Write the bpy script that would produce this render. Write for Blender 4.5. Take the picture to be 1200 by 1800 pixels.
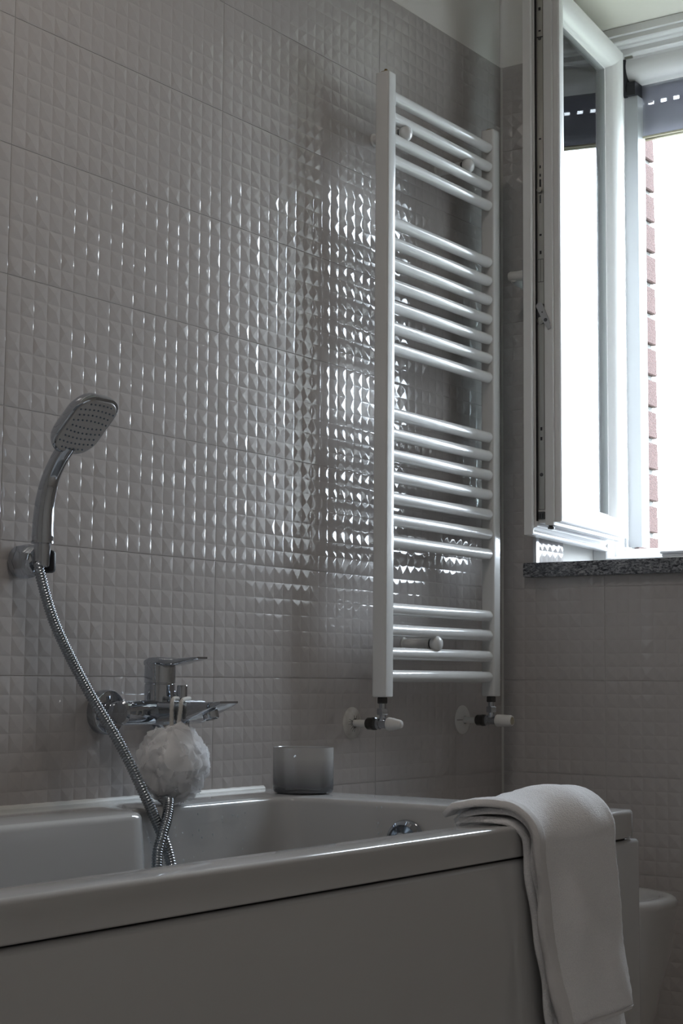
import bpy, bmesh, math, random
from mathutils import Vector, Matrix

for o in list(bpy.data.objects):
    bpy.data.objects.remove(o)
S = bpy.context.scene
C = S.collection
K = 0.77                      # height of the camera / tile datum line above the floor
PI = math.pi

# ------------------------------------------------------------------ camera
cam_d = bpy.data.cameras.new('camera')
cam_d.sensor_fit = 'VERTICAL'; cam_d.sensor_height = 36.0
cam_d.lens = 2872.0 / 1800.0 * 36.0
cam_d.clip_start = 0.02; cam_d.clip_end = 200
cam = bpy.data.objects.new('camera', cam_d); C.objects.link(cam)
r_, u_, f_ = Vector((0.57362, -0.81909, 0.0080)), Vector((-0.0878, -0.0518, 0.9948)), Vector((0.8144, 0.5713, 0.1016))
f_.normalize(); r_ = (r_ - f_ * r_.dot(f_)).normalized(); u_ = r_.cross(f_)
M = Matrix((r_, u_, -f_)).transposed().to_4x4()
M.translation = Vector((-3.1829, -1.7942, K - 0.001))
cam.matrix_world = M
S.camera = cam

# ------------------------------------------------------------------ world, light, exposure
W = bpy.data.worlds.new('World'); S.world = W; W.use_nodes = True
bg = W.node_tree.nodes['Background']
bg.inputs['Color'].default_value = (0.78, 0.89, 1.0, 1)
bg.inputs['Strength'].default_value = 10.8
pd = bpy.data.lights.new('window_portal', 'AREA'); pd.shape = 'RECTANGLE'; pd.size = 1.25; pd.size_y = 0.62
pd.cycles.is_portal = True
po = bpy.data.objects.new('window_portal', pd); C.objects.link(po)
po.location = (0.60, -0.398, K + 0.92); po.rotation_euler = (0, PI / 2, 0)
S.view_settings.view_transform = 'Standard'
S.view_settings.look = 'None'
S.view_settings.gamma = 1.0
S.view_settings.use_curve_mapping = False
S.view_settings.exposure = 1.05

# ------------------------------------------------------------------ materials
def mat(name, col, rough=0.5, metal=0.0, spec=0.5, coat=0.0, bump=None, var=None, sub=0.0, sheen=0.0):
    m = bpy.data.materials.new(name); m.use_nodes = True
    nt = m.node_tree; b = nt.nodes['Principled BSDF']
    b.inputs['Base Color'].default_value = (*col, 1)
    b.inputs['Roughness'].default_value = rough
    b.inputs['Metallic'].default_value = metal
    b.inputs['Specular IOR Level'].default_value = spec
    b.inputs['Coat Weight'].default_value = coat
    b.inputs['Coat Roughness'].default_value = 0.04
    b.inputs['Sheen Weight'].default_value = sheen
    if sub:
        b.inputs['Subsurface Weight'].default_value = sub
        b.inputs['Subsurface Radius'].default_value = (0.01, 0.01, 0.01)
    tc = nt.nodes.new('ShaderNodeTexCoord')
    if var:
        n = nt.nodes.new('ShaderNodeTexNoise'); n.inputs['Scale'].default_value = var[0]; n.inputs['Detail'].default_value = 5
        r = nt.nodes.new('ShaderNodeValToRGB')
        r.color_ramp.elements[0].position = 0.3; r.color_ramp.elements[1].position = 0.7
        r.color_ramp.elements[0].color = (*var[1], 1); r.color_ramp.elements[1].color = (*col, 1)
        nt.links.new(tc.outputs['Object'], n.inputs['Vector'])
        nt.links.new(n.outputs['Fac'], r.inputs['Fac'])
        nt.links.new(r.outputs['Color'], b.inputs['Base Color'])
    if bump:
        n2 = nt.nodes.new('ShaderNodeTexNoise'); n2.inputs['Scale'].default_value = bump[0]; n2.inputs['Detail'].default_value = 3
        bp = nt.nodes.new('ShaderNodeBump'); bp.inputs['Strength'].default_value = bump[1]; bp.inputs['Distance'].default_value = bump[2]
        nt.links.new(tc.outputs['Object'], n2.inputs['Vector'])
        nt.links.new(n2.outputs['Fac'], bp.inputs['Height'])
        nt.links.new(bp.outputs['Normal'], b.inputs['Normal'])
    return m

MT = {}
MT['tile'] = mat('glazed_tile', (0.505, 0.475, 0.462), 0.07, spec=0.55)
MT['grout'] = mat('grout', (0.60, 0.58, 0.56), 0.8, bump=(400, 0.3, 0.001))
MT['paint'] = mat('wall_paint', (0.88, 0.86, 0.82), 0.75, bump=(120, 0.15, 0.001))
MT['cream'] = mat('reveal_paint', (0.78, 0.75, 0.67), 0.7, bump=(90, 0.1, 0.001))
MT['floor'] = mat('floor_tile', (0.70, 0.66, 0.62), 0.35, var=(6, (0.64, 0.60, 0.56)))
MT['white'] = mat('white_paint', (0.87, 0.85, 0.82), 0.8, bump=(120, 0.15, 0.001))
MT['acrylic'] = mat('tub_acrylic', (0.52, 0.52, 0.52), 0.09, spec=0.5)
MT['sealant'] = mat('sealant', (0.62, 0.61, 0.57), 0.4)
MT['pvc'] = mat('window_pvc', (0.80, 0.79, 0.78), 0.28, spec=0.45)
MT['enamel'] = mat('radiator_enamel', (0.72, 0.72, 0.71), 0.16, spec=0.5)
MT['chrome'] = mat('chrome', (0.50, 0.53, 0.57), 0.05, metal=1.0)
MT['steel'] = mat('hardware_steel', (0.40, 0.39, 0.36), 0.35, metal=1.0)
MT['castm'] = mat('cast_lever', (0.42, 0.42, 0.43), 0.45, metal=0.6)
MT['black'] = mat('black_plastic', (0.012, 0.012, 0.016), 0.45)
MT['darknut'] = mat('dark_nickel', (0.10, 0.10, 0.10), 0.28, metal=1.0)
MT['brass'] = mat('brass', (0.28, 0.2, 0.09), 0.35, metal=1.0)
MT['whitep'] = mat('white_plastic', (0.72, 0.70, 0.67), 0.35)
MT['dirtw'] = mat('stained_white', (0.66, 0.64, 0.60), 0.4, var=(60, (0.50, 0.47, 0.43)))
MT['beige'] = mat('beige_insert', (0.42, 0.38, 0.28), 0.5)
MT['crack'] = mat('crack', (0.02, 0.02, 0.02), 0.8)
MT['spray'] = mat('spray_face', (0.50, 0.49, 0.48), 0.35)
MT['nozzle'] = mat('nozzle_rubber', (0.16, 0.20, 0.26), 0.4)
MT['alu'] = mat('aluminium', (0.66, 0.67, 0.68), 0.3, metal=0.85)
MT['towel'] = mat('towel_terry', (0.96, 0.96, 0.98), 0.95, spec=0.1, sheen=0.6, bump=(430, 0.6, 0.003), var=(480, (0.86, 0.86, 0.89)))
MT['hem'] = mat('towel_hem', (0.72, 0.71, 0.72), 0.9, spec=0.1, sheen=0.3, bump=(500, 0.4, 0.002))
MT['cord'] = mat('cotton_cord', (0.70, 0.68, 0.64), 0.9, spec=0.1, bump=(700, 0.8, 0.002))
MT['brick'] = mat('brick', (0.095, 0.050, 0.042), 0.9, var=(160, (0.055, 0.027, 0.023)), bump=(300, 0.8, 0.004))
MT['mortar'] = mat('mortar', (0.18, 0.175, 0.165), 0.95, bump=(200, 0.8, 0.004))
MT['slat'] = mat('shutter_slat', (0.46, 0.46, 0.52), 0.5)
MT['ceramic'] = mat('ceramic', (0.50, 0.49, 0.48), 0.08)
MT['ground'] = mat('outdoor_ground', (0.13, 0.13, 0.11), 0.9, var=(0.3, (0.09, 0.11, 0.07)))
MT['glow'] = mat('fill_lamp_diffuser', (0.8, 0.8, 0.78), 0.5)  # emissive disc of the added fill lamp
MT['glow'].node_tree.nodes['Principled BSDF'].inputs['Emission Color'].default_value = (1.0, 0.92, 0.85, 1)
MT['glow'].node_tree.nodes['Principled BSDF'].inputs['Emission Strength'].default_value = 11.5
MT['warm'] = mat('warm_plaster', (0.50, 0.455, 0.41), 0.7, bump=(80, 0.1, 0.001))
MT['screenalu'] = mat('screen_coating', (0.38, 0.39, 0.40), 0.35)
MT['hose'] = mat('hose_steel', (0.34, 0.37, 0.40), 0.16, metal=1.0)
MT['cloth'] = mat('white_cloth', (0.93, 0.93, 0.94), 0.9, bump=(300, 0.5, 0.002))
MT['drop'] = mat('water_drop', (0.8, 0.85, 0.9), 0.02)
MT['drop'].node_tree.nodes['Principled BSDF'].inputs['Transmission Weight'].default_value = 0.35

def glass_mat(name, tint, ior=1.5):
    m = bpy.data.materials.new(name); m.use_nodes = True
    nt = m.node_tree; nt.nodes.clear()
    out = nt.nodes.new('ShaderNodeOutputMaterial'); mx = nt.nodes.new('ShaderNodeMixShader')
    tr = nt.nodes.new('ShaderNodeBsdfTransparent'); gl = nt.nodes.new('ShaderNodeBsdfGlossy'); fr = nt.nodes.new('ShaderNodeFresnel')
    tr.inputs['Color'].default_value = (*tint, 1); gl.inputs['Roughness'].default_value = 0.0; fr.inputs['IOR'].default_value = ior
    nt.links.new(fr.outputs[0], mx.inputs[0]); nt.links.new(tr.outputs[0], mx.inputs[1]); nt.links.new(gl.outputs[0], mx.inputs[2])
    nt.links.new(mx.outputs[0], out.inputs[0])
    return m
MT['pane'] = glass_mat('window_glass', (0.94, 0.97, 0.97))

def smoke_mat():
    # grey glass, diffuse colour running from dark at the foot to light at the top
    m = bpy.data.materials.new('smoked_glass'); m.use_nodes = True
    nt = m.node_tree; nt.nodes.clear(); L = nt.links.new
    out = nt.nodes.new('ShaderNodeOutputMaterial')
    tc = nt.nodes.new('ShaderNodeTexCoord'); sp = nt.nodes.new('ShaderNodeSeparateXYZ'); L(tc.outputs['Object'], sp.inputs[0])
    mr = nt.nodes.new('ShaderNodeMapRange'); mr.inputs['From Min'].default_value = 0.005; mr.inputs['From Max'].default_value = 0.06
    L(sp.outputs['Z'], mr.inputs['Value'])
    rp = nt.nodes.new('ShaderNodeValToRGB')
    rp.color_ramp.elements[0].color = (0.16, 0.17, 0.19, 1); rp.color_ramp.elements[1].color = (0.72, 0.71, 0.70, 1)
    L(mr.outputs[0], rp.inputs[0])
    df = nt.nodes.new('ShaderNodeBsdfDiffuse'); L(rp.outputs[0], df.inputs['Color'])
    tl = nt.nodes.new('ShaderNodeBsdfTransparent'); tl.inputs['Color'].default_value = (0.78, 0.78, 0.79, 1)
    m1 = nt.nodes.new('ShaderNodeMixShader'); m1.inputs[0].default_value = 0.45
    L(df.outputs[0], m1.inputs[1]); L(tl.outputs[0], m1.inputs[2])
    gl = nt.nodes.new('ShaderNodeBsdfGlossy'); gl.inputs['Roughness'].default_value = 0.03
    fr = nt.nodes.new('ShaderNodeFresnel'); fr.inputs['IOR'].default_value = 1.5
    m2 = nt.nodes.new('ShaderNodeMixShader'); L(fr.outputs[0], m2.inputs[0]); L(m1.outputs[0], m2.inputs[1]); L(gl.outputs[0], m2.inputs[2])
    L(m2.outputs[0], out.inputs[0]); return m
MT['smoke'] = smoke_mat()

def net_mat(name, col, alpha, transl, sc=None):
    m = bpy.data.materials.new(name); m.use_nodes = True
    nt = m.node_tree; nt.nodes.clear(); L = nt.links.new
    out = nt.nodes.new('ShaderNodeOutputMaterial')
    df = nt.nodes.new('ShaderNodeBsdfDiffuse'); df.inputs[0].default_value = (*col, 1)
    tl = nt.nodes.new('ShaderNodeBsdfTranslucent'); tl.inputs[0].default_value = (*col, 1)
    tp = nt.nodes.new('ShaderNodeBsdfTransparent')
    a = nt.nodes.new('ShaderNodeMixShader'); a.inputs[0].default_value = transl
    L(df.outputs[0], a.inputs[1]); L(tl.outputs[0], a.inputs[2])
    b = nt.nodes.new('ShaderNodeMixShader'); b.inputs[0].default_value = alpha
    L(tp.outputs[0], b.inputs[1]); L(a.outputs[0], b.inputs[2]); L(b.outputs[0], out.inputs[0])
    return m
MT['net'] = net_mat('loofah_net', (0.98, 0.98, 0.99), 0.58, 0.40)
MT['mesh'] = net_mat('insect_mesh', (0.34, 0.34, 0.40), 0.5, 0.3)

def granite():
    m = mat('granite', (0.3, 0.3, 0.3), 0.25)
    nt = m.node_tree; b = nt.nodes['Principled BSDF']; L = nt.links.new
    tc = [n for n in nt.nodes if n.type == 'TEX_COORD'][0]
    mp = nt.nodes.new('ShaderNodeMapping'); mp.inputs['Scale'].default_value = (1, 0.55, 1.25); mp.inputs['Rotation'].default_value = (0.35, 0, 0)
    L(tc.outputs['Object'], mp.inputs[0])
    n = nt.nodes.new('ShaderNodeTexNoise'); n.inputs['Scale'].default_value = 190; n.inputs['Detail'].default_value = 6; n.inputs['Roughness'].default_value = 0.7
    n.inputs['Distortion'].default_value = 0.6
    L(mp.outputs[0], n.inputs['Vector'])
    r = nt.nodes.new('ShaderNodeValToRGB'); e = r.color_ramp.elements
    e[0].position = 0.40; e[0].color = (0.012, 0.014, 0.02, 1); e[1].position = 0.62; e[1].color = (0.42, 0.42, 0.43, 1)
    x = e.new(0.50); x.color = (0.16, 0.165, 0.18, 1)
    L(n.outputs['Fac'], r.inputs['Fac']); L(r.outputs['Color'], b.inputs['Base Color']); return m
MT['granite'] = granite()

# ------------------------------------------------------------------ helpers
def tag(o, label=None, cat=None, group=None, kind=None):
    if label: o['label'] = label
    if cat: o['category'] = cat
    if group: o['group'] = group
    if kind: o['kind'] = kind
    return o

def thing(name, loc, label=None, cat=None, group=None, kind=None):
    o = bpy.data.objects.new(name, None); C.objects.link(o); o.location = loc; o.empty_display_size = 0.05
    return tag(o, label, cat, group, kind)

def root_loc(p):
    v = Vector((0, 0, 0))
    while p is not None:
        v += p.location; p = p.parent
    return v

def obj(name, bm, m, parent=None, local=False, ang=35, origin=None, flat=False):
    """link a bmesh as ONE mesh object; vertices come in world space unless local"""
    if isinstance(bm, bpy.types.Mesh):
        me = bm
    else:
        bmesh.ops.recalc_face_normals(bm, faces=bm.faces[:])
        if not local:
            off = root_loc(parent) if parent is not None else Vector(origin or (0, 0, 0))
            bmesh.ops.translate(bm, verts=bm.verts[:], vec=-off)
        me = bpy.data.meshes.new(name); bm.to_mesh(me); bm.free()
        if not flat:
            for p in me.polygons: p.use_smooth = True
            me.set_sharp_from_angle(angle=math.radians(ang))
    me.name = name
    o = bpy.data.objects.new(name, me); C.objects.link(o)
    if not me.materials: me.materials.append(MT[m])
    if parent is not None: o.parent = parent
    elif origin: o.location = origin
    return o

def B(): return bmesh.new()

def box(bm, x0, x1, y0, y1, z0, z1, bev=0.0, seg=2, Mx=None):
    r = bmesh.ops.create_cube(bm, size=1.0)
    vs = r['verts']
    bmesh.ops.scale(bm, verts=vs, vec=(abs(x1 - x0), abs(y1 - y0), abs(z1 - z0)))
    bmesh.ops.translate(bm, verts=vs, vec=((x0 + x1) / 2, (y0 + y1) / 2, (z0 + z1) / 2))
    if bev:
        es = list({e for v in vs for e in v.link_edges})
        rr = bmesh.ops.bevel(bm, geom=es, offset=bev, segments=seg, affect='EDGES', profile=0.5)
        vs = list({v for f in rr['faces'] for v in f.verts} | {v for v in vs if v.is_valid})
    if Mx is not None:
        bmesh.ops.transform(bm, matrix=Mx, verts=[v for v in vs if v.is_valid])
    return vs

def frame_of(d):
    d = Vector(d).normalized()
    a = Vector((0, 0, 1)) if abs(d.z) < 0.9 else Vector((1, 0, 0))
    x = a.cross(d).normalized(); y = d.cross(x)
    return x, y, d

def lathe(bm, o, d, prof, seg=32, cap=True, sx=1.0, sy=1.0, x=None):
    """prof: [(radius, height along d)]"""
    o = Vector(o); ax, ay, d = frame_of(d)
    if x is not None:
        ax = Vector(x); ay = d.cross(ax)
    rings = []
    for r, h in prof:
        rings.append([bm.verts.new(o + d * h + (ax * math.cos(2 * PI * i / seg) * sx + ay * math.sin(2 * PI * i / seg) * sy) * r) for i in range(seg)])
    for a, b in zip(rings, rings[1:]):
        for i in range(seg):
            bm.faces.new((a[i], a[(i + 1) % seg], b[(i + 1) % seg], b[i]))
    if cap:
        for rg in (rings[0], rings[-1]):
            try: bm.faces.new(rg)
            except ValueError: pass

def cyl(bm, p0, p1, r0, r1=None, seg=24):
    p0 = Vector(p0); p1 = Vector(p1)
    lathe(bm, p0, p1 - p0, [(r0, 0), (r1 if r1 is not None else r0, (p1 - p0).length)], seg)

def catmull(pts, n):
    P = [Vector(p) for p in pts]; P = [P[0] * 2 - P[1]] + P + [P[-1] * 2 - P[-2]]
    out = []
    for i in range(1, len(P) - 2):
        for k in range(n):
            t = k / n; a, b, c, d = P[i - 1], P[i], P[i + 1], P[i + 2]
            out.append(0.5 * ((2 * b) + (c - a) * t + (2 * a - 5 * b + 4 * c - d) * t * t + (3 * b - a - 3 * c + d) * t ** 3))
    out.append(P[-2]); return out

def resample(pts, step):
    out = [pts[0]]; acc = 0
    for a, b in zip(pts, pts[1:]):
        L = (b - a).length; t = step - acc
        while t <= L:
            out.append(a + (b - a) * (t / L)); t += step
        acc = (acc + L) % step
    return out

def tube(bm, pts, rad, seg=12, cap=True, ell=None):
    pts = [Vector(p) for p in pts]; n = len(pts)
    T = [(pts[min(i + 1, n - 1)] - pts[max(i - 1, 0)]).normalized() for i in range(n)]
    x, y, _ = frame_of(T[0]); rings = []
    for i in range(n):
        x = (x - T[i] * x.dot(T[i])).normalized(); y = T[i].cross(x)
        r = rad(i) if callable(rad) else (rad[i] if isinstance(rad, (list, tuple)) else rad)
        rings.append([bm.verts.new(pts[i] + (x * math.cos(2 * PI * k / seg) + y * math.sin(2 * PI * k / seg)) * r) for k in range(seg)])
    for a, b in zip(rings, rings[1:]):
        for k in range(seg):
            bm.faces.new((a[k], a[(k + 1) % seg], b[(k + 1) % seg], b[k]))
    if cap:
        bm.faces.new(rings[0]); bm.faces.new(rings[-1])

def prism(bm, poly, axis, a0, a1):
    """extrude a 2-D polygon along an axis. axis x: poly=(y,z); y: (x,z); z: (x,y)"""
    def mk(p, a):
        return {'x': (a, p[0], p[1]), 'y': (p[0], a, p[1]), 'z': (p[0], p[1], a)}[axis]
    A = [bm.verts.new(mk(p, a0)) for p in poly]; Bv = [bm.verts.new(mk(p, a1)) for p in poly]
    n = len(poly)
    for i in range(n): bm.faces.new((A[i], A[(i + 1) % n], Bv[(i + 1) % n], Bv[i]))
    bm.faces.new(A); bm.faces.new(Bv)

def hexnut(bm, p, d, r, h):
    lathe(bm, p, d, [(r * 0.9, 0), (r, h * 0.12), (r, h * 0.88), (r * 0.9, h)], seg=6)

def rrect(w, h, r, n=6):
    out = []
    for cx, cy, a0 in ((w / 2 - r, h / 2 - r, 0), (-w / 2 + r, h / 2 - r, PI / 2), (-w / 2 + r, -h / 2 + r, PI), (w / 2 - r, -h / 2 + r, 1.5 * PI)):
        for i in range(n + 1):
            a = a0 + PI / 2 * i / n; out.append((cx + r * math.cos(a), cy + r * math.sin(a)))
    return out

# ------------------------------------------------------------------ the room shell
TT = 2.17          # top of the tiling
def struct(name, bm, m, parent=None, **k):
    o = obj(name, bm, m, parent, **k)
    if parent is None: o['kind'] = 'structure'
    return o

bm = B(); box(bm, -4.4, 0.0, -2.6, 0.0, -0.12, 0.0); struct('floor', bm, 'floor')
bm = B(); box(bm, -4.4, 0.0, -2.6, 0.0, 2.70, 2.82); struct('ceiling', bm, 'white')
bm = B(); box(bm, -4.5, 0.0, 0.0012, 0.12, -0.1, TT); wall_left = struct('wall_left', bm, 'grout')
bm = B(); box(bm, -4.5, 0.0, 0.004, 0.12, TT, 2.75); struct('plaster_band', bm, 'paint', wall_left)
bm = B(); box(bm, -4.5, 0.42, -2.72, -2.6, -0.1, 2.75); struct('wall_right', bm, 'white')
bm = B(); box(bm, -4.5, -4.4, -2.6, 0.0, -0.1, 2.75); struct('wall_front', bm, 'warm')
# end wall with the window opening
OY0, OY1 = -0.084, -0.690                # tiled opening at the room side, left and right
FY0, FY1 = -0.046, -0.730                # the window frame sits deeper, behind the tile lining
XF = 0.36                                # front plane of the frame
OZ0, OZ1 = K + 0.224, K + 1.5926         # sill underside, reveal soffit
def ring_boxes(bm, x0, x1, ya, yb, za, zb, lo, hi):
    box(bm, x0, x1, 0.12, ya, lo, hi); box(bm, x0, x1, yb, -2.72, lo, hi)
    if za > lo: box(bm, x0, x1, ya, yb, lo, za)
    if zb < hi: box(bm, x0, x1, ya, yb, zb, hi)
bm = B(); ring_boxes(bm, 0.0012, 0.131, OY0, OY1, OZ0, 9, -0.1, TT)
wall_back = struct('wall_back', bm, 'grout')
bm = B(); ring_boxes(bm, 0.004, 0.131, OY0, OY1, 0, OZ1, TT, 2.75); struct('plaster_band', bm, 'paint', wall_back)
bm = B(); ring_boxes(bm, 0.131, XF, FY0, FY1, OZ0, OZ1, -0.1, 2.75); struct('reveal_plaster', bm, 'paint', wall_back)
bm = B(); box(bm, 0.004, XF, FY0, FY1, OZ1 - 0.004, OZ1 + 0.01); struct('reveal_soffit', bm, 'cream', wall_back)
# outer leaf of the wall (behind the bricks, round the opening)
YB = -0.103
bm = B()
ring_boxes(bm, 0.447, 0.590, YB + 0.004, -0.690, K + 0.27, K + 1.552, -0.1, 2.75)
ring_boxes(bm, XF + 0.0005, 0.447, FY0, FY1, OZ0, OZ1, -0.1, 2.75)
wall_outer = struct('wall_outside', bm, 'mortar')

bm = B(); box(bm, 0.60, 45, -40, 40, -3.6, -3.5); struct('ground', bm, 'ground')
# fill lamp added out of view to brighten the dim interior
lamp = thing('fill_lamp', (-2.0, -0.72, 2.70), 'unseen round white lamp added at the ceiling as interior fill', 'lamp')
bm = B(); lathe(bm, (-2.0, -0.72, 2.70), (0, 0, -1), [(0.19, 0), (0.19, 0.045), (0.18, 0.05), (0.17, 0.04), (0.17, 0.01)], 48, cap=False); obj('rim', bm, 'enamel', lamp)
bm = B(); lathe(bm, (-2.0, -0.72, 2.69), (0, 0, -1), [(0.168, 0), (0.168, 0.028), (0.0, 0.030)], 48); obj('diffuser', bm, 'glow', lamp)

# ------------------------------------------------------------------ relief tiles
CW, CH = 0.5 / 18, 0.2 / 7
def tile_mesh(nc, nr, cw, ch, seed):
    """one glazed tile: nc x nr low pyramids, flat facets, rounded arrises (26 triangles a cell, normals set by hand)"""
    rnd = random.Random(seed)
    V = []; F = []; NN = []
    gap = 0.0006
    sx = (nc * cw - 2 * gap) / (nc * cw); sy = (nr * ch - 2 * gap) / (nr * ch)
    def add(p, n):
        V.append(tuple(p)); NN.append(tuple(n.normalized())); return len(V) - 1
    dirs = (Vector((0, -1, 0)), Vector((1, 0, 0)), Vector((0, 1, 0)), Vector((-1, 0, 0)))
    for r in range(nr):
        for c in range(nc):
            x0, y0 = gap + c * cw * sx, gap + r * ch * sy; w, h = cw * sx, ch * sy
            ap = Vector((x0 + w * (0.5 + rnd.uniform(-0.17, 0.17)), y0 + h * (0.5 + rnd.uniform(-0.17, 0.17)), rnd.uniform(0.0009, 0.0015)))
            bi, hb = 0.0010, 0.00030
            cor = [Vector((x0, y0, 0)), Vector((x0 + w, y0, 0)), Vector((x0 + w, y0 + h, 0)), Vector((x0, y0 + h, 0))]
            ins = [Vector((x0 + bi, y0 + bi, hb)), Vector((x0 + w - bi, y0 + bi, hb)), Vector((x0 + w - bi, y0 + h - bi, hb)), Vector((x0 + bi, y0 + h - bi, hb))]
            A = []; Bq = []; T = []
            for k in range(4):
                p, q = ins[k], ins[(k + 1) % 4]
                fn = (q - p).cross(ap - p).normalized()
                nb = (fn + dirs[k] * 0.025); nt = (fn - dirs[k] * 0.025)
                d = 0.055
                a_ = p + (q - p) * d + (ap - p) * 0.02; b_ = q + (p - q) * d + (ap - q) * 0.02
                t_ = ap + ((p + q) / 2 - ap) * 0.075
                A.append(add(a_, nb)); Bq.append(add(b_, nb)); T.append(add(t_, nt))
                mid = (p + q) / 2; s_ = rnd.uniform(0.05, 0.20)
                Mk = add(mid + (ap - mid) * s_ + (q - p) * rnd.uniform(-0.12, 0.12), nb)
                F.append((A[k], Mk, T[k])); F.append((Mk, Bq[k], T[k]))
                te = rnd.uniform(0.04, 0.11); tm = te + (rnd.uniform(0.16, 0.26) if rnd.random() < 0.42 else rnd.uniform(0.0, 0.06)); up = Vector((0, 0, 1))
                c0, c1 = cor[k], cor[(k + 1) % 4]
                e0, em, e1 = add(c0, dirs[k] * te + up), add((c0 + c1) / 2, dirs[k] * tm + up), add(c1, dirs[k] * te + up)
                F.append((e0, em, Mk, A[k])); F.append((em, e1, Bq[k], Mk))
            for k in range(4):
                j = (k - 1) % 4
                F.append((A[k], T[k], T[j], Bq[j]))
                F.append((add(cor[k], (dirs[k] + dirs[j]) * 0.14 + Vector((0, 0, 1))), A[k], Bq[j]))
            F.append((T[0], T[1], T[2], T[3]))
    w, h = nc * cw - gap, nr * ch - gap
    cs = [Vector((gap, gap, 0)), Vector((w, gap, 0)), Vector((w, h, 0)), Vector((gap, h, 0))]
    for k in range(4):
        p, q = cs[k], cs[(k + 1) % 4]; dn = Vector((0, 0, -0.007))
        F.append((add(p + dn, dirs[k]), add(q + dn, dirs[k]), add(q, dirs[k]), add(p, dirs[k])))
    me = bpy.data.meshes.new('tile'); me.from_pydata(V, [], F); me.update()
    for p in me.polygons: p.use_smooth = True
    me.normals_split_custom_set_from_vertices(NN)
    me.materials.append(MT['tile'])
    return me
_tc = {}
_rt = random.Random(4)
def tile(parent, x, y, z, rz, nc=18, nr=7, cw=CW, ch=CH, nvar=4):
    key = (nc, nr, round(cw, 5), round(ch, 5), _rt.randrange(nvar) if nc == 18 and nr == 7 else 0)
    if key not in _tc: _tc[key] = tile_mesh(nc, nr, cw, ch, hash(key[:2]) % 1000 * 10 + key[4])
    o = bpy.data.objects.new('tile', _tc[key]); C.objects.link(o); o.parent = parent
    o.location = (x, y, z); o.rotation_euler = (PI / 2, 0, rz)
    return o
for k in range(-4, 7):                       # left wall: stack bond, 0.5 x 0.2 m
    for c in range(1, 6):
        if k < -1 and c > 2: continue        # hidden behind the tub
        z = K + k * 0.2
        if k == -4:
            tile(wall_left, -0.5 * c - 0.003, 0, 0.0, 0, 18, 6, CW, 0.17 / 6)
        else:
            tile(wall_left, -0.5 * c - 0.003, 0, z, 0)
for k in range(-4, 7):                       # end wall
    z = K + k * 0.2; zz = z; nr = 7; ch = CH
    if k == -4: zz = 0.0; nr = 6; ch = 0.17 / 6
    if k <= 0:
        tile(wall_back, 0, 0, zz, -PI / 2, 9, nr, CW, ch)
        for c in range(0, 3):
            tile(wall_back, 0, -0.25 - 0.5 * c, zz, -PI / 2, 18, nr, CW, ch)
    elif k == 1:                              # the course the sill sits in: one cell row below it
        tile(wall_back, 0, 0, z, -PI / 2, 3, 7)
        tile(wall_back, 0, -0.084, z, -PI / 2, 6, 1, 0.166 / 6, 0.0245)
        tile(wall_back, 0, -0.25, z, -PI / 2, 16, 1, 0.44 / 16, 0.0245)
        tile(wall_back, 0, OY1, z, -PI / 2, 2, 7, 0.06 / 2)
        tile(wall_back, 0, -0.75, z, -PI / 2)
    else:
        tile(wall_back, 0, 0, z, -PI / 2, 3, 7)
        tile(wall_back, 0, OY1, z, -PI / 2, 2, 7, 0.06 / 2)
        tile(wall_back, 0, -0.75, z, -PI / 2)
for k in range(1, 7):                         # tiled return of the window reveal
    z = K + k * 0.2
    if k == 1: tile(wall_back, 0.006, OY0, K + 0.256, 0, 5, 5, 0.125 / 5, 0.144 / 5)
    else: tile(wall_back, 0.006, OY0, z, 0, 5, 7, 0.125 / 5)
# aluminium edge trim on the reveal corner and the grout bead in the room corner
bm = B(); prism(bm, [(-0.0045, OY0 + 0.004), (-0.0045, OY0 - 0.0005), (-0.003, OY0 - 0.0035), (0.004, OY0 - 0.0045), (0.008, OY0 - 0.0045), (0.008, OY0 + 0.004)], 'z', K + 0.256, TT)
struct('trim_1', bm, 'alu')
bm = B(); prism(bm, [(0.0, 0.0), (-0.004, 0.0), (-0.0005, -0.004), (0, -0.004)], 'z', 0.0, TT); struct('corner_grout', bm, 'sealant', wall_back)

# bricks of the outer reveal
rb = random.Random(8)
bm = B(); box(bm, 0, 0.118, -0.006, 0.05, 0.0, 0.0645, 0.002, 1)
for v in bm.verts: v.co += Vector((rb.uniform(-1, 1), rb.uniform(-1, 1), rb.uniform(-1, 1))) * 0.0012
first = obj('brick', bm, 'brick', wall_outer, local=True, flat=True)
z = K + 0.2815; i = 0
while z < K + 1.49:
    o = first if i == 0 else first.copy()
    if i: C.objects.link(o)
    o.location = (0.480, YB + rb.uniform(-0.0015, 0.0015), z + 0.006); o.rotation_euler = (0, 0, rb.uniform(-0.006, 0.006))
    z += 0.0793; i += 1

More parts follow.
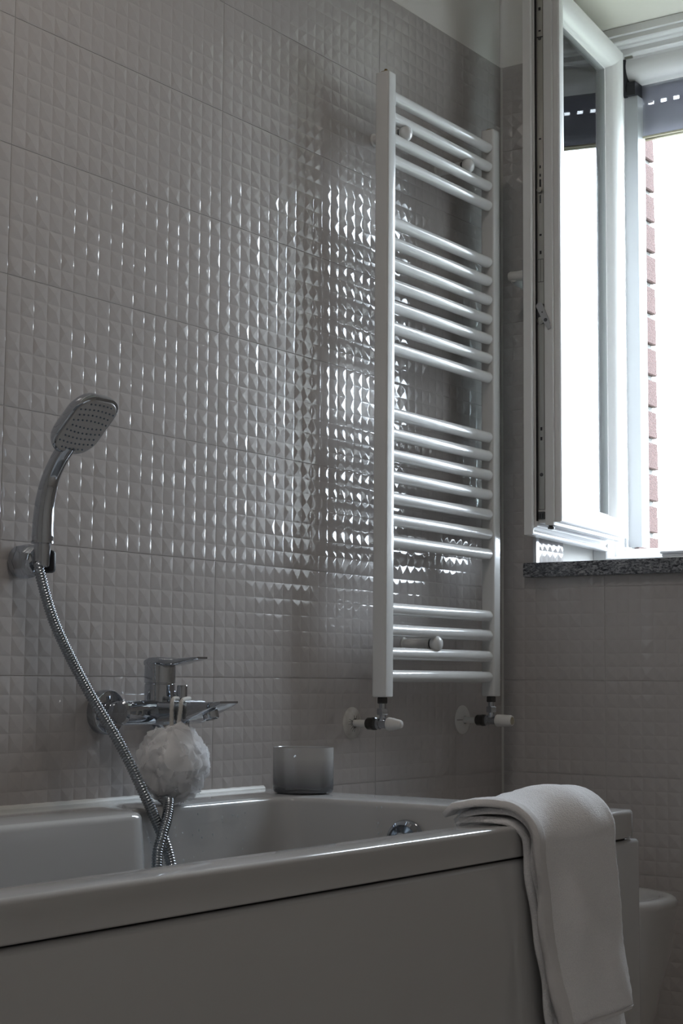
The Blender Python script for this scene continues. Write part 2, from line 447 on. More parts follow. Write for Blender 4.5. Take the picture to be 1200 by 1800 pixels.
# ------------------------------------------------------------------ granite sill
sill = thing('window_sill', (0.1, -0.35, OZ0), 'dark speckled granite window sill slab under the open window', 'window sill')
bm = B()
prism(bm, [(-0.022, -0.064), (0.0, -0.064), (0.0, OY0 - 0.001), (0.130, OY0 - 0.001), (0.130, FY0 - 0.001), (XF - 0.001, FY0 - 0.001), (XF - 0.001, FY1 + 0.001), (0.130, FY1 + 0.001), (0.130, OY1 + 0.001), (0.0, OY1 + 0.001), (0.0, OY1 - 0.02), (-0.022, OY1 - 0.02)], 'z', K + 0.2238, K + 0.2551)
bmesh.ops.bevel(bm, geom=bm.edges[:], offset=0.0015, segments=2, affect='EDGES')
obj('slab', bm, 'granite', sill)
bm = B(); rb = random.Random(3)
fold = thing('folded_cloth', (0.06, -0.44, K + 0.2551), 'small folded white cloth lying on the granite sill', 'cloth')
for k in range(3):
    b1 = B(); z0 = K + 0.2555 + 0.006 * k; d = 0.003 * (k % 2)
    box(b1, 0.025 + d, 0.10 - d, -0.366 - d, -0.50, z0, z0 + 0.0058, 0.0026, 3)
    obj('cloth_layer', b1, 'cloth', fold)

# ------------------------------------------------------------------ fixed window frame
win = thing('window_1', (0.32, -0.35, K + 0.256), 'white plastic window frame set deep in the wall opening', 'window frame', kind='structure')
FZ0, FZ1 = K + 0.2551, OZ1 - 0.004
def mitred(name, prof, side, m, parent, y0, y1, z0, z1, local=False, ang=30):
    """frame member: prof = [(t inward from the outer edge, x)] closed polygon, mitred at both ends"""
    bm = B(); A = []; Bv = []
    for t, x in prof:
        if side == 'L': a, b = (x, y0 - t, z0 + t), (x, y0 - t, z1 - t)
        if side == 'R': a, b = (x, y1 + t, z0 + t), (x, y1 + t, z1 - t)
        if side == 'B': a, b = (x, y0 - t, z0 + t), (x, y1 + t, z0 + t)
        if side == 'T': a, b = (x, y0 - t, z1 - t), (x, y1 + t, z1 - t)
        A.append(bm.verts.new(a)); Bv.append(bm.verts.new(b))
    n = len(prof)
    for i in range(n): bm.faces.new((A[i], A[(i + 1) % n], Bv[(i + 1) % n], Bv[i]))
    bm.faces.new(A); bm.faces.new(Bv)
    return obj(name, bm, m, parent, local=local, ang=ang)
fprof = [(t, x + 0.075) for t, x in [(0, 0.371), (0, 0.285), (0.033, 0.285), (0.036, 0.288), (0.036, 0.304), (0.040, 0.306), (0.040, 0.322), (0.052, 0.322), (0.054, 0.324), (0.054, 0.345), (0.060, 0.347), (0.060, 0.371)]]
for s, nm in (('L', 'jamb'), ('R', 'jamb'), ('B', 'bottom_rail'), ('T', 'head_rail')):
    mitred(nm, fprof, s, 'pvc', win, FY0 - 0.0005, FY1 + 0.0005, FZ0, FZ1)
# deeper head section seen under the soffit
bm = B(); prism(bm, [(0.3595, FZ1), (0.353, FZ1 - 0.001), (0.353, FZ1 - 0.020), (0.3595, FZ1 - 0.022)], 'y', FY0, FY1); obj('head_cover_strip', bm, 'pvc', win)
bm = B(); box(bm, 0.393, 0.399, -0.125, -0.145, K + 1.522, K + 1.527); obj('strike_plate', bm, 'steel', win)

# ------------------------------------------------------------------ open sash (local axes: X from hinge to free edge, Y outside, Z up)
HD = math.radians(7.03)
sash = thing('casement_sash', (0.36, -0.0697, K + 0.3058), 'white plastic casement sash swung open into the room towards the tiled wall', 'window sash')
sash.rotation_euler = (0, 0, PI + HD)
SW, SH = 0.5018, 1.238
# local y for "outside" : rotating by pi+HD maps local +Y to (sin HD, -cos HD)
oprof = [(0.0, 0.0), (0.0, 0.017), (0.003, 0.0195), (0.006, 0.0195), (0.0075, 0.017), (0.012, 0.015), (0.0165, 0.018), (0.018, 0.022),
         (0.026, 0.0225), (0.026, 0.039), (0.022, 0.0395), (0.021, 0.042), (0.021, 0.0585), (0.0275, 0.060), (0.0275, 0.0705), (0.030, 0.0735), (0.034, 0.0745),
         (0.048, 0.0745), (0.058, 0.0725), (0.067, 0.067), (0.073, 0.0585), (0.076, 0.049), (0.0765, 0.044), (0.080, 0.043), (0.080, 0.014), (0.078, 0.012), (0.060, 0.003), (0.054, 0.0)]
def sash_bar(name, side):
    bm = B(); A = []; Bv = []
    for t, v in oprof:
        if side == 'F': a, b = (SW - t, v, t), (SW - t, v, SH - t)
        if side == 'H': a, b = (t, v, t), (t, v, SH - t)
        if side == 'B': a, b = (t, v, t), (SW - t, v, t)
        if side == 'T': a, b = (t, v, SH - t), (SW - t, v, SH - t)
        A.append(bm.verts.new(a)); Bv.append(bm.verts.new(b))
    n = len(oprof)
    for i in range(n): bm.faces.new((A[i], A[(i + 1) % n], Bv[(i + 1) % n], Bv[i]))
    bm.faces.new(A); bm.faces.new(Bv)
    return obj(name, bm, 'pvc', sash, local=True, ang=28)
free = sash_bar('stile', 'F'); sash_bar('stile', 'H'); sash_bar('bottom_rail', 'B'); sash_bar('top_rail', 'T')
for v0 in (0.0185, 0.0385):
    bm = B(); box(bm, 0.074, SW - 0.074, v0, v0 + 0.004, 0.074, SH - 0.074); obj('glass_pane', bm, 'pane', sash, local=True)
bm = B()
g0, g1 = 0.079, 0.087
for (a, b, c, d) in ((g0, g1, g0, SH - g0), (SW - g1, SW - g0, g0, SH - g0), (g1, SW - g1, g0, g1), (g1, SW - g1, SH - g1, SH - g0)):
    box(bm, a, b, 0.0228, 0.0383, c, d)
obj('spacer_bar', bm, 'alu', sash, local=True)
# black gasket line inside the overlap
bm = B(); box(bm, SW - 0.0255, SW - 0.0175, 0.0205, 0.0225, 0.03, SH - 0.03); obj('gasket', bm, 'black', sash, local=True)
# espagnolette strip with its holes, screws, cams and the tilt lever
bm = B(); box(bm, SW - 0.0275, SW - 0.0235, 0.0236, 0.0378, 0.055, SH - 0.03, 0.0004, 1); esp = obj('lock_strip', bm, 'steel', sash, local=True)
XE = SW - 0.0236
def zpx(y):                        # height on the free edge for a row of the photograph (linear along the edge)
    return (939.4 - y) / (939.4 + 41.9) * 1.2267
for (y, hh, ww) in ((12, 0.008, 0.006), (52, 0.004, 0.006), (247, 0.004, 0.006), (297, 0.007, 0.004), (312, 0.007, 0.004), (418, 0.005, 0.006), (449, 0.008, 0.005), (757, 0.008, 0.005), (774, 0.008, 0.005), (907, 0.006, 0.008)):
    bm = B(); box(bm, XE - 0.001, XE + 0.0003, 0.0307 - ww / 2, 0.0307 + ww / 2, zpx(y) - hh / 2, zpx(y) + hh / 2, 0.0005, 1); obj('slot', bm, 'black', esp, local=True)
bm = B(); box(bm, XE - 0.001, XE + 0.0003, 0.0283, 0.0331, zpx(333), zpx(319), 0.0005, 1); obj('slot', bm, 'black', esp, local=True)
bm = B(); box(bm, XE - 0.001, XE + 0.0003, 0.0287, 0.0327, zpx(362), zpx(347), 0.0004, 1); obj('slot', bm, 'darknut', esp, local=True)
bm = B(); lathe(bm, (XE - 0.001, 0.0300, zpx(339)), (1, 0, 0), [(0.0042, 0), (0.0042, 0.0045), (0.0056, 0.0050), (0.0056, 0.0072), (0.002, 0.0078)], 16); obj('mushroom_cam', bm, 'steel', esp, local=True)
bm = B(); lathe(bm, (XE - 0.001, 0.0307, zpx(836)), (1, 0, 0), [(0.0042, 0), (0.0040, 0.0014), (0.0018, 0.0018)], 16); obj('screw', bm, 'darknut', esp, local=True)
bm = B(); lathe(bm, (XE - 0.001, 0.0307, zpx(66)), (1, 0, 0), [(0.0042, 0), (0.0040, 0.0014), (0.0018, 0.0018)], 16); obj('screw', bm, 'darknut', esp, local=True)
bm = B()
for zz in (zpx(461), zpx(501)): box(bm, XE - 0.001, XE + 0.0004, 0.0240, 0.0375, zz - 0.0006, zz + 0.0006)
for vv in (0.0243, 0.0305, 0.0372): box(bm, XE - 0.001, XE + 0.0004, vv - 0.0004, vv + 0.0004, zpx(501), zpx(461))
obj('joint_line', bm, 'darknut', esp, local=True)
bm = B(); box(bm, XE - 0.001, XE + 0.0006, 0.0240, 0.0378, zpx(62.5), zpx(64.5)); obj('joint_line', bm, 'black', esp, local=True)
bm = B(); box(bm, XE - 0.003, XE + 0.0025, 0.0240, 0.0378, 0.034, 0.050, 0.0006, 1); cr = obj('corner_drive', bm, 'darknut', sash, local=True)
for vv in (0.0275, 0.0330):
    bm = B(); box(bm, XE, XE + 0.003, vv, vv + 0.0022, 0.036, 0.046); obj('slot', bm, 'black', cr, local=True)
bm = B(); lathe(bm, (SW - 0.040, 0.046, 0.029), (0, 0, -1), [(0.0055, 0), (0.0055, 0.010), (0.0075, 0.011), (0.0075, 0.015), (0.003, 0.016)], 16); obj('mushroom_cam', bm, 'darknut', sash, local=True)
# tilt lever
bm = B(); lathe(bm, (XE - 0.001, 0.0300, zpx(569)), (1, 0, 0), [(0.0082, 0), (0.0080, 0.003), (0.004, 0.0036), (0.004, 0.0045)], 20); tl = obj('lever_pivot', bm, 'steel', sash, local=True)
bm = B(); box(bm, XE - 0.001, XE + 0.0008, 0.0238, 0.0405, zpx(575), zpx(540), 0.0005, 1); obj('backing_plate', bm, 'darknut', tl, local=True)
bm = B()
P0 = Vector((0, 0.0300, zpx(544))); P1 = Vector((0, 0.0525, zpx(585)))
d = (P1 - P0).normalized(); n_ = Vector((0, -d.z, d.y)); L = (P1 - P0).length
prof = []
for i in range(9):
    a = PI / 2 + PI * i / 8; prof.append(P0 + d * (math.cos(a) * 0.0075) + n_ * (math.sin(a) * 0.0075))
for s_, w_ in ((0.55, 0.0068), (0.80, 0.0058), (0.84, 0.0042), (1.0, 0.0036)): prof.append(P0 + d * (L * s_) - n_ * w_)
for s_, w_ in ((1.0, 0.0036), (0.84, 0.0042), (0.80, 0.0058), (0.55, 0.0068)): prof.append(P0 + d * (L * s_) + n_ * w_)
lv = [bm.verts.new(p + Vector((XE + 0.0035, 0, 0))) for p in prof]; lf = bm.faces.new(lv)
ex = bmesh.ops.extrude_face_region(bm, geom=[lf]); bmesh.ops.translate(bm, verts=[v for v in ex['geom'] if isinstance(v, bmesh.types.BMVert)], vec=(0.0035, 0, 0))
lever = obj('tilt_lever', bm, 'castm', sash, local=True)
for s_, rr in ((0.28, 0.0018), (0.62, 0.0042)):
    bm = B(); q_ = P0 + d * (L * s_) + Vector((XE + 0.0069, 0, 0)); lathe(bm, q_, (1, 0, 0), [(rr, 0), (rr * 0.9, 0.0004)], 16); obj('lever_hole', bm, 'darknut', lever, local=True)
# handle on the inner face
hz = zpx(487)
bm = B(); box(bm, SW - 0.048, SW - 0.018, -0.010, 0.0, hz - 0.034, hz + 0.036, 0.003, 2); hb = obj('handle_plate', bm, 'castm', sash, local=True); tag(hb, 'dark edged handle base plate')
bm = B(); lathe(bm, (SW - 0.033, -0.008, hz + 0.004), (0, -1, 0), [(0.0125, 0), (0.0115, 0.006), (0.0105, 0.020), (0.011, 0.034), (0.009, 0.038)], 24)
pts = catmull([(SW - 0.030, -0.034, hz + 0.002), (SW - 0.055, -0.040, hz), (SW - 0.100, -0.040, hz - 0.001), (SW - 0.150, -0.038, hz - 0.001)], 6)
tube(bm, pts, [0.0105 - 0.003 * i / 18 for i in range(len(pts))], 14)
obj('handle', bm, 'whitep', sash, local=True)
# corner hinge piece at the frame side
bm = B(); box(bm, 0.002, 0.016, 0.0165, 0.0215, 0.004, 0.028, 0.001, 1); obj('hinge_cover', bm, 'whitep', sash, local=True)

# ------------------------------------------------------------------ roller insect screen and roller shutter
RR = FY1 + 0.0145; SR = -0.722
scr = thing('insect_screen', (0.37, -0.35, K + 0.32), 'roller insect screen with white cassette and side channel in the window opening', 'insect screen')
cz = K + 1.452
bm = B()
prof = [(0.348, cz + 0.046)] + [(0.380 - 0.036 * math.cos(a), cz + 0.030 - 0.038 * math.sin(a)) for a in [PI / 2 * i / 8 for i in range(9)]] + [(0.385, cz - 0.012), (0.402, cz - 0.012), (0.402, cz + 0.046)]
prism(bm, prof, 'y', -0.152, RR + 0.015); obj('cassette', bm, 'pvc', scr, ang=40)
for y0, y1 in ((-0.137, -0.153), (RR + 0.015, RR)):
    bm = B(); prism(bm, [(0.343, cz + 0.046), (0.343, cz - 0.030), (0.352, cz - 0.048), (0.404, cz - 0.048), (0.404, cz + 0.046)], 'y', y0, y1); eb = obj('end_bracket', bm, 'black', scr)
bm = B(); prism(bm, [(0.347, cz - 0.012), (0.347, cz - 0.046), (0.40, cz - 0.046), (0.40, cz - 0.012)], 'y', -0.15, -0.176); obj('end_bracket', bm, 'black', scr)
bm = B(); lathe(bm, (0.405, -0.1775, cz - 0.030), (0, -1, 0), [(0.015, 0), (0.015, 0.008), (0.005, 0.009), (0.005, 0.011)], 28); obj('roller_disc', bm, 'black', scr)
for s_, (ya, yb, yc) in ((1, (-0.137, -0.142, -0.1775)), (-1, (RR, RR + 0.005, RR + 0.0395))):
    bm = B()
    prism(bm, [(0.345, ya), (0.345, yb), (0.356, yb), (0.358, yc), (0.400, yc), (0.400, yc + 0.003 * s_), (0.372, yc + 0.004 * s_), (0.372, ya)], 'z', K + 0.287, cz - 0.046)
    obj('side_channel', bm, 'screenalu', scr, ang=20)
bm = B(); box(bm, 0.3885, 0.3895, -0.176, RR + 0.040, K + 1.309, cz - 0.005); obj('mesh_fabric', bm, 'mesh', scr)
bm = B(); box(bm, 0.386, 0.392, -0.176, RR + 0.040, K + 1.3045, K + 1.3095, 0.001, 1); obj('pull_bar', bm, 'beige', scr)
scr.location += Vector((0.075, 0.0375, 0.033))

shu = thing('roller_shutter', (0.46, -0.35, K + 1.34), 'raised grey roller shutter hanging behind the insect screen', 'roller shutter')
SX = 0.452
slz = [1.340, 1.385, 1.4306, 1.4755]
for i, zz in enumerate(slz):
    bm = B(); z0 = K + zz
    n = 8; poly = []
    for j in range(n + 1):
        a = j / n; poly.append((SX - 0.004 * math.sin(PI * a), z0 + 0.0005 + 0.0355 * a))
    for j in range(n, -1, -1):
        a = j / n; poly.append((SX + 0.005 - 0.002 * math.sin(PI * a), z0 + 0.0005 + 0.0355 * a))
    prism(bm, poly, 'y', -0.139, SR)
    # hook web between the slats, pierced by light slots
    y = -0.141
    if i < 3:
        while y > SR + 0.01:
            solid = 0.0185 if i == 1 else 0.03
            box(bm, SX + 0.001, SX + 0.003, y, y - solid, z0 + 0.036, z0 + 0.0455)
            y -= 0.034 if i == 1 else 0.03
    obj('slat', bm, 'slat', shu)
bm = B(); box(bm, SX - 0.006, SX + 0.006, -0.139, SR, K + 1.329, K + 1.340, 0.002, 2); obj('bottom_bar', bm, 'beige', shu)
bm = B(); box(bm, SX - 0.016, SX - 0.005, -0.178, -0.212, K + 1.352, K + 1.378, 0.004, 2); obj('end_stop', bm, 'slat', shu)
shu.location += Vector((0.075, 0.034, 0.0245))

# ------------------------------------------------------------------ bathtub
ZR = K - 0.195
TX0, TX1, TY1 = -2.56, -0.860, -0.717
tub = thing('bathtub', (-1.7, -0.36, 0.0), 'white acrylic bathtub standing along the tiled wall with smooth front apron', 'bathtub')
def tub_rings():
    N = 220
    # inner outline as a closed polyline (counter-clockwise from far back corner), then resampled against the outer rectangle
    x0, x1, yf = -2.47, -0.988, -0.650
    def back(x):
        s = max(0.0, min(1.0, (-1.352 - x) / 0.050)); s = s * s * (3 - 2 * s)
        return -0.145 - 0.052 * s
    inn = []; r = 0.045
    xs = [x1 - r + (x0 + r - (x1 - r)) * i / 90 for i in range(91)]
    inn += [(x, back(x)) for x in xs]
    yb = back(x0)
    inn += [(x0 + r - r * math.sin(a), yb - r + r * math.cos(a)) for a in [PI / 2 * k / 8 for k in range(1, 9)]]
    inn += [(x0, yb - r + (yf + r - yb + r) * i / 20) for i in range(1, 20)]
    inn += [(x0 + r - r * math.cos(a), yf + r - r * math.sin(a)) for a in [PI / 2 * k / 8 for k in range(0, 9)]]
    inn += [(x0 + r + (x1 - x0 - 2 * r) * i / 60, yf) for i in range(1, 60)]
    inn += [(x1 - r + r * math.sin(a), yf + r - r * math.cos(a)) for a in [PI / 2 * k / 8 for k in range(0, 9)]]
    inn += [(x1, yf + r + (-0.145 - r - yf - r) * i / 20) for i in range(1, 20)]
    inn += [(x1 - r + r * math.cos(a), -0.145 - r + r * math.sin(a)) for a in [PI / 2 * k / 8 for k in range(0, 8)]]
    # matching outer points: push each inner point to the outer rectangle by side
    def off(poly, d):
        n = len(poly); out = []
        for i in range(n):
            a = Vector((*poly[i - 1], 0)); b = Vector((*poly[(i + 1) % n], 0)); t = (b - a).normalized()
            nn = Vector((-t.y, t.x, 0))          # inward for this winding
            out.append((poly[i][0] + nn.x * d, poly[i][1] + nn.y * d))
        return out
    def outer(e):
        X0, X1, Y0, Y1 = TX0 + e, TX1 - e, -0.0035 - e, TY1 + e
        out = []
        cx, cy = (X0 + X1) / 2, (Y0 + Y1) / 2; hx, hy = (X1 - X0) / 2, (Y1 - Y0) / 2
        hy = abs(hy); rc = max(0.004, 0.014 - e)
        for (x, y) in inn:
            # project: normalised position inside the inner rectangle -> outer rectangle
            u = max(-1, min(1, (x - (x0 + x1) / 2) / ((x1 - x0) / 2)))
            vb = (-0.145 + yf) / 2; v = max(-1, min(1, (y - vb) / ((-0.145 - yf) / 2)))
            if back(x) - 1e-6 <= y: v = 1
            m_ = max(abs(u), abs(v)); u2, v2 = u / m_, v / m_
            px, py = cx + u2 * hx, cy + v2 * hy
            # round the corners a little
            qx, qy = abs(px - cx) - (hx - rc), abs(py - cy) - (hy - rc)
            if qx > 0 and qy > 0:
                l = math.hypot(qx, qy); qx, qy = qx / l * rc, qy / l * rc
                px = cx + math.copysign(hx - rc + qx, px - cx); py = cy + math.copysign(hy - rc + qy, py - cy)
            out.append((px, py))
        return out
    R = []
    R.append((outer(0.012), ZR - 0.0415)); R.append((outer(0.003), ZR - 0.0415)); R.append((outer(0.0), ZR - 0.0385))
    for k in range(0, 6):
        a = PI / 2 * k / 5; R.append((outer(0.006 * (1 - math.cos(a))), ZR - 0.006 + 0.006 * math.sin(a)))
    for k in range(0, 6):
        a = PI / 2 * k / 5; R.append((off(inn, -0.010 + 0.010 * math.sin(a)), ZR - 0.010 * (1 - math.cos(a))))
    R.append((off(inn, 0.004), ZR - 0.06)); R.append((off(inn, 0.013), ZR - 0.20)); R.append((off(inn, 0.024), ZR - 0.34))
    for k in range(1, 7):
        a = PI / 2 * k / 6; R.append((off(inn, 0.024 + 0.055 * (1 - math.cos(a)) + 0.01 * k / 6), ZR - 0.34 - 0.07 * math.sin(a)))
    return R
bm = B(); rings = []
for pts, z in tub_rings(): rings.append([bm.verts.new((x, y, z)) for x, y in pts])
for a, b in zip(rings, rings[1:]):
    n = len(a)
    for i in range(n):
        bm.faces.new((a[i], a[(i + 1) % n], b[(i + 1) % n], b[i]))
bm.faces.new(rings[-1])
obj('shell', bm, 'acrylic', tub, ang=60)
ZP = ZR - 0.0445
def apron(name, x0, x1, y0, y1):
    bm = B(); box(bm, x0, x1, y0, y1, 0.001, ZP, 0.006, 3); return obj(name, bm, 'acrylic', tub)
apron('front_panel', TX0, TX1 + 0.014, TY1 + 0.018, TY1 + 0.001)
apron('end_panel', TX1 - 0.004, TX1 + 0.0135, -0.004, TY1 + 0.0185)
bm = B(); box(bm, TX0 + 0.02, TX1 - 0.02, -0.01, TY1 + 0.03, ZP - 0.05, ZP + 0.005); box(bm, TX0 + 0.02, TX0 + 0.04, -0.01, TY1 + 0.03, 0.0, ZP)
bm.free()
bm = B()                                                   # black strip standing in for the shade inside the rim gap
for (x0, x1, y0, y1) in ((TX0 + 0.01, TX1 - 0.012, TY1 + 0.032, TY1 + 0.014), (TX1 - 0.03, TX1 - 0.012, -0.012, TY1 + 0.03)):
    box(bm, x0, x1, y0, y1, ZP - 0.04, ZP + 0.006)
obj('gap_shade_strip', bm, 'black', tub)
bm = B(); prism(bm, [(-0.0005, ZR - 0.001), (-0.0055, ZR - 0.0005), (-0.0045, ZR + 0.002), (-0.0005, ZR + 0.0055)], 'x', TX0, TX1); obj('sealant_bead', bm, 'sealant', tub)
# overflow rosette on the far inner wall
oc = Vector((-0.9950, -0.3880, K - 0.2535))
bm = B(); lathe(bm, oc, (-1, 0, 0.05), [(0.034, 0.0), (0.034, 0.004), (0.031, 0.010), (0.026, 0.0125), (0.024, 0.010), (0.012, 0.010), (0.0, 0.0105)], 40); ov = obj('overflow_rosette', bm, 'chrome', tub); tag(ov, 'round chrome overflow rosette')
bm = B(); lathe(bm, oc + Vector((-0.0105, 0, 0.0)), (-1, 0, 0.05), [(0.014, 0), (0.014, 0.008), (0.011, 0.012), (0.0, 0.0125)], 28); obj('overflow_knob', bm, 'chrome', ov)

# water drops clinging to the tub wall
bm = B(); rd = random.Random(21)
for k in range(46):
    x = rd.uniform(-1.36, -1.10) if k < 34 else rd.uniform(-1.00, -1.02); 
    z = ZR - 0.015 - abs(rd.gauss(0, 0.035)); r = rd.uniform(0.0006, 0.0014)
    if k >= 34: z = ZR - rd.uniform(0.008, 0.05)
    yb = -0.145 - 0.004 - (ZR - z - 0.01) * 0.06
    cxy = (x, yb - 0.0003, z) if k < 34 else (-0.9925 - rd.uniform(0, 0.002), -0.335 + rd.uniform(-0.006, 0.006), z)
    s_ = bmesh.ops.create_icosphere(bm, subdivisions=1, radius=r)
    bmesh.ops.scale(bm, verts=s_['verts'], vec=(1, 1, 1.8)); bmesh.ops.translate(bm, verts=s_['verts'], vec=cxy)
wd = obj('water_drops', bm, 'drop', tub); wd['kind'] = 'stuff'

# ------------------------------------------------------------------ towel radiator
rad = thing('towel_radiator', (-0.38, -0.07, K - 0.10), 'white ladder towel radiator with round bars on the tiled wall', 'radiator')
PX = (-0.586, -0.174); RY = -0.071
RZ0, RZ1 = K - 0.0345, K + 1.186
for i, px in enumerate(PX):
    bm = B(); pol = [(px + a, RY + b) for a, b in rrect(0.030, 0.031, 0.0045, 4)]
    prism(bm, pol, 'z', RZ0, RZ1); 
    for f in list(bm.faces):
        if len(f.verts) > 4: bmesh.ops.bevel(bm, geom=list(f.edges), offset=0.0012, segments=2, affect='EDGES')
    post = obj('post', bm, 'enamel', rad, ang=25)
    bm = B(); lathe(bm, (px, RY, RZ1 - 0.001), (0, 0, 1), [(0.0115, 0), (0.0115, 0.003), (0.009, 0.0045), (0.004, 0.005), (0.003, 0.010 if i == 0 else 0.006), (0, 0.0105 if i == 0 else 0.0062)], 20); obj('vent_plug', bm, 'brass', post)
BZ = [1.145, 1.103, 1.060, 1.017, 0.892, 0.851, 0.809, 0.767, 0.724, 0.682, 0.641, 0.512, 0.472, 0.431, 0.389, 0.347, 0.305, 0.263, 0.133, 0.092, 0.048, 0.005]
bm = B(); cyl(bm, (PX[0] + 0.012, RY - 0.001, 0), (PX[1] - 0.012, RY - 0.001, 0), 0.0118, seg=28)
bar0 = None
for z in BZ:
    if bar0 is None:
        bar0 = obj('bar', bm, 'enamel', rad); b_ = bar0
    else:
        b_ = bar0.copy(); C.objects.link(b_)
    b_.location = (0, 0, K + z)
# (bar mesh was written at z=0 relative to the radiator's base)
for (x, z) in ((-0.523, 1.0815), (-0.279, 1.0815), (-0.403, 0.0700)):
    bm = B(); cyl(bm, (x, 0.0, K + z), (x, -0.058, K + z), 0.0105); lathe(bm, (x, -0.0005, K + z), (0, -1, 0), [(0.0135, 0), (0.0135, 0.0018), (0.0105, 0.004)], 28)
    br = obj('wall_bracket', bm, 'whitep', rad)
    bm = B(); lathe(bm, (x, -0.057, K + z), (0, -1, 0), [(0.0095, 0), (0.0115, 0.004), (0.0115, 0.006), (0.009, 0.008)], 28); obj('clamp_collar', bm, 'whitep', br)
    bm = B(); lathe(bm, (x, -0.062, K + z), (0, -1, 0), [(0.0102, 0), (0.0102, 0.012)], 16); obj('clamp_screw', bm, 'black', br)
    bm = B(); lathe(bm, (x, -0.0685, K + z), (0, -1, 0), [(0.0125, 0), (0.0150, 0.004), (0.0158, 0.008), (0.0150, 0.013), (0.0115, 0.0175), (0.006, 0.0195), (0, 0.020)], 32, sy=1.0); obj('clamp_cap', bm, 'enamel', br)
# valves
for i, px in enumerate(PX):
    vz = K - 0.0851
    bm = B(); cyl(bm, (px, -0.056, vz), (px, -0.088, vz), 0.0085); lathe(bm, (px, -0.060, vz), (0, -1, 0), [(0.0105, 0), (0.0105, 0.005), (0.0088, 0.006)], 24)
    cyl(bm, (px, RY, vz), (px, RY, RZ0 - 0.006), 0.0068); vb = obj('valve', bm, 'chrome', rad)
    bm = B(); lathe(bm, (px, 0.0, vz), (0, -1, 0), [(0.0305, 0), (0.0305, 0.0015), (0.027, 0.0045), (0.012, 0.0075), (0.009, 0.0078), (0.009, 0.004)], 48, cap=False); es = obj('escutcheon', bm, 'dirtw' if i == 0 else 'whitep', vb)
    if i == 0:
        bm = B(); rc = random.Random(5)
        for a, l in ((2.7, .016), (2.95, .019), (3.25, .018), (3.5, .010), (3.9, .012), (4.3, .012), (4.7, .011), (1.1, .010), (0.6, .008), (1.7, .009)):
            r0 = 0.0085; c, s = math.cos(a), math.sin(a)
            h = lambda r: -(0.0077 - (max(0, r - 0.012) / 0.015) * 0.003) - 0.0004
            w = 0.0007; A_ = Vector((px + c * r0, h(r0), vz + s * r0)); B_ = Vector((px + c * (r0 + l * .7), h(r0 + l * .7), vz + s * (r0 + l * .7))); t = Vector((-s, 0, c)) * w
            vs = [bm.verts.new(A_ + t), bm.verts.new(A_ - t), bm.verts.new(B_)]; vd = [bm.verts.new(v.co + Vector((0, 0.0006, 0))) for v in vs]
            bm.faces.new(vs); bm.faces.new(vd[::-1])
            for j in range(3): bm.faces.new((vs[j], vs[(j + 1) % 3], vd[(j + 1) % 3], vd[j]))
        obj('crack_marks', bm, 'crack', vb)
    else:
        bm = B(); box(bm, px - 0.028, px - 0.010, -0.0080, -0.0040, vz - 0.0004, vz + 0.0004); obj('split_line', bm, 'crack', vb)
    bm = B(); cyl(bm, (px, 0.0, vz), (px, -0.040, vz), 0.0068); obj('pipe', bm, 'whitep', vb)
    bm = B(); lathe(bm, (px, -0.036, vz), (0, -1, 0), [(0.010, 0), (0.0118, 0.003), (0.0118, 0.012), (0.0125, 0.013), (0.0125, 0.020), (0.010, 0.022)], 10); obj('union_nut', bm, 'darknut', vb)
    bm = B(); hexnut(bm, (px, RY, vz + 0.0165), (0, 0, 1), 0.0118, 0.0125); obj('hex_nut', bm, 'chrome', vb)
    bm = B(); hexnut(bm, (px, RY, RZ0 - 0.0125), (0, 0, 1), 0.0108, 0.012); obj('lock_nut', bm, 'darknut', vb)
    bm = B()
    if i == 0:
        lathe(bm, (px, -0.084, vz), (0, -1, 0), [(0.0120, 0), (0.0128, 0.002), (0.0115, 0.012), (0.0085, 0.026), (0.0070, 0.0295), (0.004, 0.031), (0, 0.0312)], 20)
        obj('lockshield_cap', bm, 'whitep', vb)
    else:
        lathe(bm, (px, -0.084, vz), (0, -1, 0), [(0.0110, 0), (0.0128, 0.002), (0.0120, 0.034), (0.0105, 0.037), (0.0085, 0.0375), (0.0085, 0.0365), (0, 0.0365)], 12)
        kn = obj('valve_knob', bm, 'whitep', vb)
        bm = B(); lathe(bm, (px, -0.1205, vz), (0, -1, 0), [(0.0080, 0), (0.0080, 0.0008), (0, 0.001)], 20); obj('knob_insert', bm, 'beige', vb)

# ------------------------------------------------------------------ bath mixer
fau = thing('bath_mixer', (-1.205, 0.0, K - 0.056), 'chrome single lever bath mixer mounted on the tiled wall above the tub', 'faucet')
FZ, FX, FY = K - 0.056, -1.205, -0.062
for x in (FX - 0.072, FX + 0.072):
    bm = B(); lathe(bm, (x, 0, FZ), (0, -1, 0), [(0.0345, 0), (0.0350, 0.001), (0.0350, 0.016), (0.0335, 0.0185), (0.030, 0.0195), (0.0, 0.0195)], 48); obj('escutcheon', bm, 'chrome', fau)
    bm = B(); lathe(bm, (x, -0.018, FZ), (0, -1, 0), [(0.0165, 0), (0.0178, 0.002), (0.0178, 0.018), (0.0165, 0.021), (0.0165, 0.044)], 28); obj('union_nut', bm, 'chrome', fau)
bm = B()
lathe(bm, (FX - 0.098, FY, FZ), (1, 0, 0), [(0.0, -0.0005), (0.0155, 0), (0.0188, 0.003), (0.0192, 0.008), (0.0192, 0.188), (0.0188, 0.193), (0.0155, 0.196), (0, 0.1965)], 40, cap=False)
obj('body', bm, 'chrome', fau)
